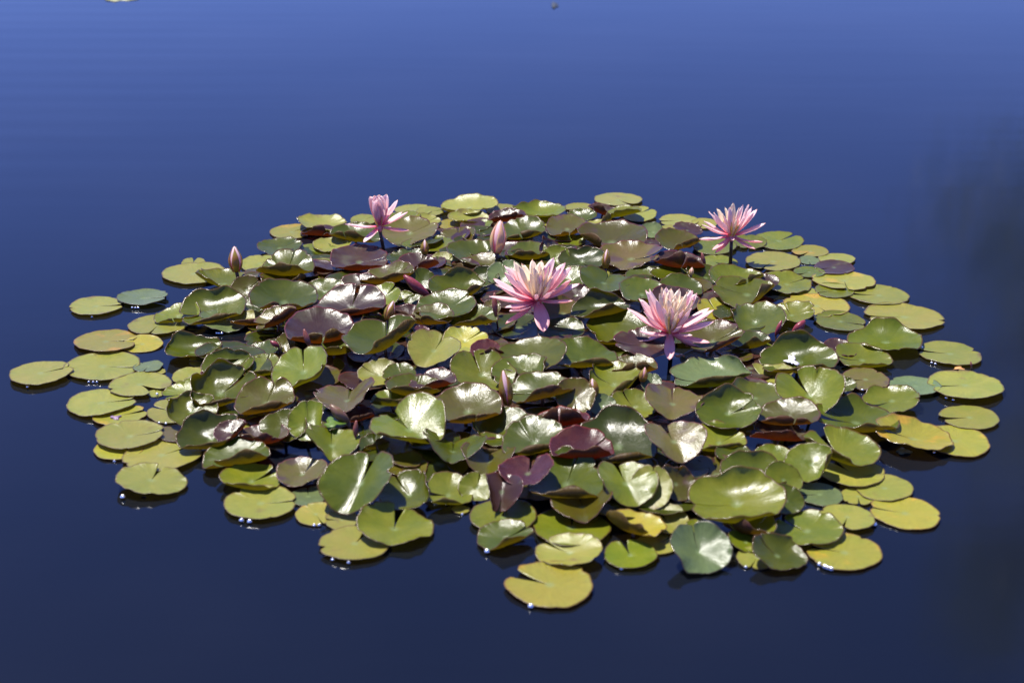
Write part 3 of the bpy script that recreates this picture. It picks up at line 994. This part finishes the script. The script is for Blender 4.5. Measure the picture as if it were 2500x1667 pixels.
o_, b_, m_, i_, t_, c_ = 'outer', 'broad', 'mid', 'inner', 'thin', 'core'
P_, I_, K_ = PETAL, PETAL_IN, PETAL_DK
blossom('wide open pink blossom with one broad petal hanging straight down over its stalk', 1312, 738, None, 0.088, 116, [
    (-74, -55, -1, o_, K_, .92), (-75, -21, -1, o_, P_, .9), (-65, -32, -1, o_, P_, .9), (12, -76, -1, b_, K_, .80), (79, -3, -1, o_, K_, .85),
    (-113, 5, -1, o_, P_, 1.), (-100, 29, -1, o_, P_, 1.), (-105, 42, 1, o_, P_, 1.), (100, 40, 1, o_, P_, 1.), (80, 37, -1, m_, K_, .9),
    (84, 69, 1, m_, P_, 1.), (72, 78, 1, m_, P_, 1.), (57, 69, -1, m_, P_, .9), (-82, 55, -1, m_, P_, .95), (-82, 73, 1, m_, P_, 1.),
    (-59, 83, 1, m_, I_, 1.), (-38, 85, 1, m_, I_, 1.), (-12, 93, 1, i_, I_, 1.), (12, 88, 1, i_, I_, 1.), (44, 93, 1, m_, P_, 1.), (27, 85, 1, i_, I_, 1.),
    (-20, 56, -1, i_, I_, .68), (11, 53, -1, i_, P_, .62), (41, 46, -1, m_, P_, .66), (-51, 41, -1, m_, P_, .72), (-49, 72, -1, m_, I_, .85), (-13, 69, -1, i_, I_, .75),
    (-64, 67, 1, m_, P_, .9), (-2, 8, -1, m_, P_, .55), (32, 11, -1, m_, P_, .62), (20, 66, -1, i_, I_, .72), (34, 70, -1, t_, I_, .8)], 58, 34, 12)
blossom('fullest pink blossom with cream and yellow centre above a purple pad', 1635, 817, None, 0.074, 116, [
    (-97, 57, 1, o_, P_, 1.), (-73, 74, 1, m_, P_, .95), (-59, 93, 1, m_, P_, 1.), (-49, 96, 1, t_, P_, 1.), (-17, 105, 1, m_, I_, 1.), (-33, 88, -1, t_, I_, .9),
    (8, 99, 1, i_, I_, .97), (-4, 100, 1, m_, P_, 1.), (29, 101, 1, i_, I_, 1.), (45, 89, -1, i_, I_, .95), (62, 92, 1, m_, P_, 1.), (73, 82, 1, m_, P_, 1.),
    (97, 58, 1, o_, P_, 1.02), (101, 50, -1, o_, P_, 1.), (108, 20, 1, o_, P_, 1.), (-76, -6, -1, o_, P_, .85), (-97, -22, 1, o_, P_, .95),
    (-5, -61, -1, b_, K_, .66), (86, -29, -1, o_, K_, .9), (92, -46, 1, o_, K_, .95), (45, -6, -1, o_, P_, .6), (-30, -6, -1, o_, P_, .5), (22, 9, -1, m_, P_, .5),
    (-3, 50, -1, i_, P_, .62), (29, 48, -1, i_, P_, .62), (13, 62, -1, i_, I_, .66), (-25, 51, -1, m_, P_, .66), (52, 46, -1, m_, P_, .75),
    (-10, 74, -1, i_, I_, .75), (33, 79, -1, i_, I_, .82), (-45, 70, -1, m_, P_, .82), (60, 66, -1, i_, I_, .85), (20, 84, 1, i_, I_, .82), (-66, 45, -1, o_, P_, .82)], 66, 40, 16)
blossom('spiky pink blossom held high on a bare dark stalk', 1786, 580, (1776, 650), None, 82, [
    (-76, -11, -1, t_, P_, .96), (-48, -36, -1, o_, K_, .85), (-40, -43, -1, o_, K_, .8), (47, -37, -1, o_, K_, .82), (67, -17, -1, t_, K_, .88),
    (81, 28, 1, o_, P_, 1.06), (64, 59, 1, o_, P_, 1.08), (53, 62, 1, t_, P_, 1.02), (39, 70, -1, t_, P_, 1.), (31, 72, 1, t_, P_, 1.), (23, 65, 1, t_, I_, .95),
    (7, 74, 1, m_, I_, .95), (-11, 68, 1, t_, I_, .95), (-32, 62, 1, m_, I_, .95), (-53, 53, 1, t_, P_, .95), (-52, 44, -1, m_, P_, .9), (-61, 34, 1, t_, P_, .92),
    (-72, 22, -1, o_, P_, .96), (-16, 60, -1, m_, P_, .85), (-2, 62, -1, t_, I_, .85), (-7, 41, -1, i_, P_, .62), (-23, 39, -1, i_, P_, .64), (13, 41, -1, i_, P_, .62),
    (-32, 25, -1, m_, P_, .66), (-1, -10, -1, b_, P_, .36), (30, 38, -1, m_, P_, .7), (18, 60, -1, t_, P_, .8)], 44, 16, 5)
blossom('half open pink blossom with its core still closed and outer petals spread', 927, 557, (945, 627), None, 80, [
    (-77, 4, -1, o_, P_, .98), (-34, -37, -1, b_, P_, .68), (69, -15, -1, o_, K_, .92), (28, -5, -1, o_, P_, .48), (66, 31, -1, o_, P_, .95), (50, 34, 1, o_, P_, .85),
    (43, 60, 1, o_, P_, .95), (18, 74, 1, b_, P_, .96), (24, 48, 1, o_, P_, .8),
    (-28, 64, 1, c_, P_, .92), (-17, 67, 1, c_, P_, .90), (-2, 68, 1, c_, P_, .90), (-10, 66, 1, c_, P_, .86), (5, 57, -1, c_, P_, .78), (-26, 54, -1, c_, P_, .78),
    (-11, 52, -1, c_, P_, .68), (-13, 38, -1, b_, P_, .52), (-14, 62, -1, c_, P_, .82), (0, 62, -1, c_, P_, .82)], 30, 6, 0)

# ------------------------------------------------------------------ buds
def bud(label, base_px, tip_px, wpx, z, pink, sep_mat, open_=0.0, sign=0.0, core=PETAL, foot_dx=0.0, wrap=0.80):
    b = at_z(base_px[0], base_px[1], z)
    ppm = F / ((b - CAM) @ FWD)
    vec = (RGT * (tip_px[0] - base_px[0]) + UPV * (base_px[1] - tip_px[1]) / math.cos(PITCH) * 1.0 + FWD * sign) / ppm
    L = np.linalg.norm(vec); ax = vec / L
    W = wpx / ppm / 2
    root = thing('flower_bud', (b[0], b[1], 0.0), label, 'bud', 'closed flower buds among the pads')
    base = np.array([0, 0, z])
    a = np.cross(ax, [0, 1, 0]); a /= np.linalg.norm(a); c = np.cross(ax, a)
    # inner closed petals: a pointed body with lobes
    V, D, Fc = [], [], []
    n, s = 12, 20
    for i in range(n + 1):
        u = i / n
        rad = W * 0.86 * (math.sin(math.pi * min(1, (u * 0.86 + 0.10))) ** 0.8) * (1 - 0.35 * u ** 3) * (0.25 if i == n else 1)
        for k in range(s):
            w = 6.2832 * k / s
            rr = rad * (1 + 0.07 * math.cos(4 * w + 2.2 * u))
            V.append(base + ax * L * u * 1.0 + (a * math.cos(w) + c * math.sin(w)) * rr); D.append((u, math.sin(2 * w), 0))
    for i in range(n):
        for k in range(s):
            k2 = (k + 1) % s
            Fc.append((i * s + k, i * s + k2, (i + 1) * s + k2, (i + 1) * s + k))
    Fc.append(tuple(range(n * s, n * s + s)))
    mesh_obj('closed_petals', V, Fc, [core], root, None, D)
    for q in range(4):
        V, D, Fc = [], [], []
        w0 = 6.2832 * q / 4 + pink
        nn, mm = 10, 5
        for i in range(nn + 1):
            u = i / nn
            span = wrap * (1 - u ** 2.2) + 0.02
            rad = W * 1.05 * (math.sin(math.pi * min(1, (u * 0.84 + 0.11))) ** 0.8) * (1 - 0.33 * u ** 3) + 0.0008 + open_ * W * u
            for j in range(mm + 1):
                w = w0 + (j / mm * 2 - 1) * span * (0.92 - 0.25 * open_)
                V.append(base + ax * L * (u * 0.985 - 0.01) + (a * math.cos(w) + c * math.sin(w)) * rad); D.append((u, j / mm * 2 - 1, 0))
        st = mm + 1
        for i in range(nn):
            for j in range(mm):
                p = i * st + j
                Fc.append((p, p + 1, p + st + 1, p + st))
        o = mesh_obj('sepal', V, Fc, [sep_mat], root, None, D)
        so = o.modifiers.new('thickness', 'SOLIDIFY'); so.thickness = 0.0012; so.offset = -1
    v, f = tube([base - ax * 0.002, base + ax * 0.004], [W * 0.36, W * 0.5], 10)
    stalk(root, base + ax * 0.004, (foot_dx, 0.015, -0.12), max(0.003, W * 0.30), STALK, bend=0.006)
    return root

bud('plump pointed pink bud with green sepals beside the far rim of the patch', (577, 664), (572, 606), 33, 0.035, 0.2, SEPAL, wrap=0.66)
bud('tall pale pink and cream bud just beginning to open', (1212, 618), (1222, 544), 38, 0.055, 0.3, SEPAL_PALE, 0.05, wrap=0.6)
bud('small brown-green pointed bud poking up behind a dark curled pad', (1037, 622), (1037, 588), 20, 0.045, 0.8, SEPAL)
bud('leaning red and green bud between a purple pad and a glossy green pad', (945, 782), (960, 738), 26, 0.06, 0.2, SEPAL, 0, 6)
bud('red-striped green bud standing beside a pad with a curled purple edge', (1240, 988), (1228, 910), 33, 0.045, 0.9, SEPAL, wrap=0.72)
bud('pink-tipped bud half hidden beside a pad with a purple lip', (1452, 968), (1446, 927), 24, 0.05, 0.5, SEPAL, 0.05)
bud('tiny magenta bud nestled between two folded pads', (1568, 932), (1575, 899), 20, 0.06, 0.6, SEPAL, 0.0, 0, PETAL_DK)
bud('slim green bud stub under the mauve pad', (1478, 655), (1482, 612), 20, 0.04, 0.3, SEPAL)
bud('short yellow-green bud tip near the spiky blossom', (1686, 672), (1690, 654), 11, 0.045, 0.4, SEPAL_PALE)

# ------------------------------------------------------------------ young leaves still rolled up
ROLL_M = {'mag': plain('rolled_magenta', (0.32, 0.05, 0.065), 0.33, (0.20, 0.035, 0.04), 120, 0.2, (0.6, 0.08, 0.15)),
          'pink': plain('rolled_pink', (0.30, 0.09, 0.075), 0.35, (0.20, 0.07, 0.04), 120, 0.25, (0.7, 0.2, 0.2)),
          'mau': plain('rolled_mauve', (0.24, 0.12, 0.085), 0.35, (0.18, 0.11, 0.04), 120, 0.25, (0.6, 0.3, 0.2)),
          'grn': plain('scrap_green', (0.13, 0.22, 0.02), 0.4, (0.10, 0.17, 0.015), 80, 0.3, (0.25, 0.42, 0.03))}
def rolled_leaf(label, base_px, tip_px, wpx, z, mat, sign=0.0, turn=1.35):
    b = at_z(base_px[0], base_px[1], z)
    ppm = F / ((b - CAM) @ FWD)
    vec = (RGT * (tip_px[0] - base_px[0]) + UPV * (base_px[1] - tip_px[1]) + FWD * sign) / ppm
    L = np.linalg.norm(vec); ax = vec / L
    W = wpx / ppm / 2
    root = thing('rolled_leaf', (b[0], b[1], 0.0), label, 'leaf', 'young leaves still rolled up')
    base = np.array([0, 0, z])
    a = np.cross(ax, [0.2, 1, 0]); a /= np.linalg.norm(a); c = np.cross(ax, a)
    n, s = 14, 22
    V, Fc = [], []
    for i in range(n + 1):
        u = i / n
        env = max(0.03, math.sin(math.pi * (0.06 + 0.90 * u)) ** 0.75)
        for k in range(s + 1):
            w = k / s * 2 * math.pi * turn + 0.5
            rr = W * env * (1.0 - 0.32 * k / s)
            V.append(base + ax * L * u + (a * math.cos(w) + c * math.sin(w)) * rr + c * 0.10 * L * math.sin(u * 3.14) * 0.4)
    for i in range(n):
        for k in range(s):
            p = i * (s + 1) + k
            Fc.append((p, p + 1, p + s + 2, p + s + 1))
    o = mesh_obj('blade', V, Fc, [mat], root)
    so = o.modifiers.new('thickness', 'SOLIDIFY'); so.thickness = 0.0009
    stalk(root, base + ax * 0.003, (0.01, 0.02, -0.10), max(0.0024, W * 0.35), STALK, bend=0.004)
    return root

rolled_leaf('pinkish mauve rolled leaf lying among dark gaps in the patch', (852, 1030), (806, 988), 28, 0.05, ROLL_M['mau'])
rolled_leaf('slim pink rolled leaf standing upright beside a bright green leaf scrap', (868, 1068), (870, 1026), 14, 0.05, ROLL_M['pink'])
rolled_leaf('speckled magenta rolled leaf leaning between curled pads', (1048, 722), (986, 672), 26, 0.05, ROLL_M['mag'])
rolled_leaf('narrow purple rolled leaf upright beside the wide open blossom', (1211, 775), (1207, 714), 15, 0.05, ROLL_M['pink'])
rolled_leaf('thin pink rolled leaf standing at the foot of the spiky blossom', (1722, 648), (1713, 616), 10, 0.03, ROLL_M['pink'])
rolled_leaf('small dark red rolled leaf poking through a shaded purple pad', (758, 848), (742, 803), 16, 0.05, ROLL_M['pink'])
rolled_leaf('short crimson rolled leaf tucked beside a bronze pad', (682, 846), (660, 832), 14, 0.045, ROLL_M['mag'])
rolled_leaf('glossy magenta pointed leaf, the slimmer of a standing pair', (1893, 820), (1908, 782), 14, 0.03, ROLL_M['mag'])
rolled_leaf('glossy magenta pointed leaf, the broader of a standing pair', (1934, 816), (1965, 782), 26, 0.03, ROLL_M['mag'])
rolled_leaf('tiny pink rolled tip sticking out of the water beside a floating pad', (2372, 898), (2370, 882), 6, 0.004, ROLL_M['pink'])

# ------------------------------------------------------------------ small loose bits
def pad_top(px, py, at):
    """height of the blade of the pad measured at pixel AT where pixel (px, py) meets it"""
    p = next(q for q in PADS if (int(q['px']), int(q['py'])) == at)
    sx, sy, _ = project(p['top'])
    k = np.argsort((sx - px) ** 2 + (sy - py) ** 2)[:4]
    return float(p['top'][k, 2].mean())

def scrap(name, label, cat, px, py, wpx, hpx, z, mat, seed, thick=0.0012, rough=0.35):
    g = random.Random(seed)
    c = at_z(px, py, z)
    dist = np.linalg.norm(c - CAM)
    ppm = F / dist
    sx = wpx / ppm / 2; sy = hpx / ppm / 2 / (CAM_H / dist)
    n = 26
    ph = [g.uniform(0, 6.28) for _ in range(4)]
    V, Fc = [(0, 0, 0.003)], []
    for rr in (0.55, 1.0):
        for k in range(n):
            a = 6.2832 * k / n
            q = 1 + rough * (0.5 * math.sin(3 * a + ph[0]) + 0.35 * math.sin(5 * a + ph[1]) + 0.3 * math.sin(9 * a + ph[2]))
            V.append((sx * rr * q * math.cos(a), sy * rr * q * math.sin(a), 0.002 * math.sin(2 * a + ph[3]) * rr))
    for k in range(n):
        k2 = (k + 1) % n
        Fc.append((0, 1 + k, 1 + k2)); Fc.append((1 + k, 1 + n + k, 1 + n + k2, 1 + k2))
    o = mesh_obj(name, V, Fc, [mat], None, None, None, True, (c[0], c[1], z))
    so = o.modifiers.new('thickness', 'SOLIDIFY'); so.thickness = thick
    o['label'] = label; o['category'] = cat
    return o
WHITE = plain('flake_white', (0.75, 0.72, 0.74), 0.5, (0.6, 0.55, 0.62), 150)
PURP = plain('debris_purple', (0.14, 0.06, 0.14), 0.5, (0.22, 0.14, 0.22), 200)
ORNG = plain('scrap_orange', (0.55, 0.22, 0.09), 0.5, (0.5, 0.3, 0.08), 80)
DULL = plain('scrap_dull_green', (0.10, 0.15, 0.09), 0.4, (0.07, 0.10, 0.07), 80)
scrap('leaf_scrap', 'bright lime green torn leaf scrap in the dark middle of the patch', 'leaf', 816, 1031, 48, 22, 0.055, ROLL_M['grn'], 3)
scrap('bird_dropping', 'ragged white flake lying on a cupped green pad', 'flake', 1933, 879, 26, 20, pad_top(1933, 879, (1950, 857)) + 0.0035, WHITE, 5, 0.002, 0.6)
scrap('wilted_petal', 'shrivelled purple petal scrap on a yellowing floating pad', 'petal', 283, 1018, 18, 10, pad_top(283, 1018, (293, 1013)) + 0.003, PURP, 6, 0.004, 0.6)
scrap('leaf_scrap', 'dull grey-green leaf sliver floating on open water beside a yellow-edged pad', 'leaf', 2207, 1101, 34, 12, 0.003, DULL, 8)
scrap('leaf_scrap', 'orange leaf sliver showing behind a flat floating pad', 'leaf', 2341, 899, 24, 7, 0.004, ORNG, 9)
scrap('leaf_scrap', 'small orange and yellow leaf scrap under the fullest blossom', 'leaf', 1660, 868, 20, 10, 0.02, ORNG, 10)
scrap('leaf_scrap', 'pale leaf edge adrift far out on the empty water', 'leaf', 300, -8, 70, 22, 0.003, plain('scrap_pale', (0.34, 0.33, 0.12), 0.5), 12)
scrap('leaf_scrap', 'dark speck of debris far out on the empty water', 'leaf', 1354, 13, 16, 12, 0.003, plain('scrap_dark', (0.03, 0.035, 0.03), 0.5), 13)

# ------------------------------------------------------------------ silvery beads standing in for sun glints where pads meet the water
BEADS = [(72, 943), (220, 930), (230, 930), (238, 931), (218, 1016), (281, 1122), (324, 1206), (350, 1207), (385, 966), (396, 1029), (410, 1030), (330, 747), (336, 747),
         (341, 747), (227, 768), (532, 815), (537, 815), (543, 815), (602, 1263), (618, 1263), (768, 1281), (779, 1282), (823, 1362), (855, 1366), (1203, 1342), (1128, 1253),
         (1300, 1478), (1521, 1385), (2002, 1379), (2015, 1384), (2023, 1385), (2031, 1388), (1816, 1389), (1974, 1371), (2145, 1284), (2158, 1088), (2167, 1090), (2171, 1091),
         (2270, 1110), (2320, 968), (2334, 971), (2311, 1016), (2105, 954), (2132, 978), (2253, 852), (2272, 888), (2283, 890)]
BIG = {(602, 1263), (618, 1263), (2002, 1379), (2015, 1384), (2023, 1385), (2031, 1388), (324, 1206), (350, 1207), (1203, 1342), (2145, 1284), (1300, 1478)}
def bead_mesh():
    V, Fc = [(0, 0, 1.0)], []
    rows, s = [(0.42, 0.88), (0.75, 0.62), (0.97, 0.28), (1.08, 0.0)], 12
    for rr, z in rows:
        for k in range(s): V.append((rr * math.cos(6.2832 * k / s), rr * math.sin(6.2832 * k / s), z))
    for k in range(s):
        Fc.append((0, 1 + k, 1 + (k + 1) % s))
        for q in range(len(rows) - 1):
            a = 1 + q * s
            Fc.append((a + k, a + s + k, a + s + (k + 1) % s, a + (k + 1) % s))
    t = NT('glint_bead')
    t.b.inputs['Base Color'].default_value = (0.95, 0.95, 0.97, 1)
    t.b.inputs['Metallic'].default_value = 0.85
    t.b.inputs['Roughness'].default_value = 0.18
    t.b.inputs['Coat Weight'].default_value = 1.0
    t.b.inputs['Coat Roughness'].default_value = 0.13
    t.b.inputs['IOR'].default_value = 1.5
    t.b.inputs['Specular IOR Level'].default_value = 1.0
    return V, Fc, t.m
BEAD_OBJ = []
_v, _f, _m = bead_mesh()
_b0 = None
for px, py in BEADS:
    c = at_z(px, py, 0.001)
    if _b0 is None:
        o = _b0 = mesh_obj('glint_bead', _v, _f, [_m])
    else:
        o = _b0.copy(); COL.objects.link(o)
    r_ = 0.0052 if (px, py) in BIG else 0.0034
    # snap to the rim of the pad it clings to
    q = min((p for p in PADS if p['z'] < 1.6), key=lambda p: abs(math.hypot(p['x'] - c[0], p['y'] - c[1]) - p['R']))
    ln = math.hypot(c[0] - q['x'], c[1] - q['y'])
    if abs(ln - q['R']) < 0.03:
        c = np.array([q['x'] + (c[0] - q['x']) / ln * q['R'] * 0.985, q['y'] + (c[1] - q['y']) / ln * q['R'] * 0.985, 0.0])
    zt = 0.0012 + 0.0045 * q['z']
    o.location = (c[0], c[1], zt); o.scale = (r_, r_, r_ * 0.9)
    BEAD_OBJ.append((o, c))

# ------------------------------------------------------------------ labels: colour, form and the nearest thing one can find
LAND = [
    ('the half open blossom', 935, 600), ('the spiky high blossom', 1780, 640), ('the hanging-petal blossom', 1312, 790), ('the fullest blossom', 1640, 870),
    ('the plump pink bud', 577, 668), ('the pale cream bud', 1215, 620), ('the brown-green bud tip', 1037, 622), ('the leaning red bud', 948, 785),
    ('the red-striped bud', 1236, 990), ('the pink-tipped bud', 1452, 968), ('the tiny magenta bud', 1568, 932), ('the magenta leaf pair', 1920, 815),
    ('the speckled rolled leaf', 1020, 700), ('the lime green leaf scrap', 816, 1031), ('the white-flaked pad', 1950, 857),
    ('the debris-topped yellow pad', 293, 1013), ('the lone pad off the patch', 1339, 1425), ('the heart-shaped red pad', 1284, 1146),
    ('the orange-yellow pad', 770, 1253), ('the grey-green tented pad', 1712, 1335), ('the largest streaked pad', 1800, 1206),
    ('the mauve-pink rolled leaf', 830, 1010), ('the dark red rolled leaf', 750, 830), ('the thin pink rolled leaf', 1718, 640),
    ('the grey-green leaf sliver', 2207, 1101), ('the orange leaf sliver', 2341, 899), ('the narrow purple rolled leaf', 1209, 760),
    ('the slim green bud stub', 1480, 650), ('the dark wet outlying pad', 347, 724), ('the clear far-rim pad', 1510, 486),
]
LW = [(n, at_z(x, y, 0.02)) for n, x, y in LAND]
HUEW = {'yg': 'pale yellow-green', 'lg': 'light green', 'g': 'glossy green', 'dg': 'dark green', 'gg': 'grey-green', 'gp': 'bronze-green', 'p': 'purple-bronze',
        'm': 'mauve-tinged', 'rp': 'red-purple', 'y': 'yellow', 'yo': 'yellowing orange-blotched'}
def describe(p):
    f = p['form']
    R_ = p['R']
    size = 'tiny' if R_ < 0.034 else 'small' if R_ < 0.052 else 'large' if R_ > 0.086 else ''
    amax = max([a for _, _, a in f['B']], default=0)
    if f['v'] >= 0.3: form = 'folded into a V'
    elif amax >= 82: form = 'rolled up along one side'
    elif amax >= 55: form = 'with a curled-up edge'
    elif amax >= 25: form = 'cupped with a raised rim'
    elif p['z'] >= 2.5: form = 'held above the water'
    elif p['z'] >= 1: form = 'resting on other pads'
    else: form = 'floating flat'
    ds = sorted((math.hypot(p['x'] - w[0], p['y'] - w[1]), n) for n, w in LW)
    dist, nm = ds[0]
    # a landmark that is this pad itself does not describe it
    if dist < 0.02: dist, nm = ds[1]
    p['ld'] = dist
    return size, HUEW[p['hue']], form, nm
own = {(1339, 1425): 'lone yellow-green pad with orange edge floating clear in front of the patch',
       (1284, 1146): 'red-purple heart-shaped pad raised above the green pads',
       (1950, 857): 'large cupped green pad carrying a ragged white flake',
       (293, 1013): 'yellowing flat pad carrying a shrivelled purple petal scrap',
       (770, 1253): 'bright orange-yellow pad wedged beneath a folded green pad',
       (1712, 1335): 'grey-green tented pad with a pointed tip at the rim of the patch',
       (1800, 1206): 'largest green pad with a long raised wall and white streak of glare',
       (347, 724): 'dark wet grey-green pad touching a pale pad, off the patch corner',
       (1510, 486): 'pale flat pad standing clear at the far rim of the patch'}
seen = {}
for p in PADS:
    p['o']['category'] = 'lily pad'
    p['o']['group'] = 'lily pads of the floating patch'
    lab = own.get((int(p['px']), int(p['py'])))
    if lab:
        p['o']['label'] = lab
        continue
    seen.setdefault(describe(p), []).append(p)
ORD = ['', 'second ', 'third ', 'fourth ', 'fifth ', 'sixth ', 'seventh ']
for (size, hue, form, nm), ps in seen.items():
    ps.sort(key=lambda q: q['ld'])
    for i, p in enumerate(ps):
        if len(ps) == 1: rel = 'beside ' if p['ld'] < 0.16 else 'near '
        else: rel = ORD[min(i, 6)] + 'nearest to '
        p['o']['label'] = ' '.join(('%s %s pad %s, %s%s' % (size, hue, form, rel, nm)).split())

for o, c in BEAD_OBJ:
    nm = min((math.hypot(c[0] - w[0], c[1] - w[1]), n) for n, w in LW)[1]
    o['label'] = 'silvery bead standing in for a sun glint at a pad rim near ' + nm
    o['category'] = 'water bead'
    o['group'] = 'sun glint beads near ' + nm
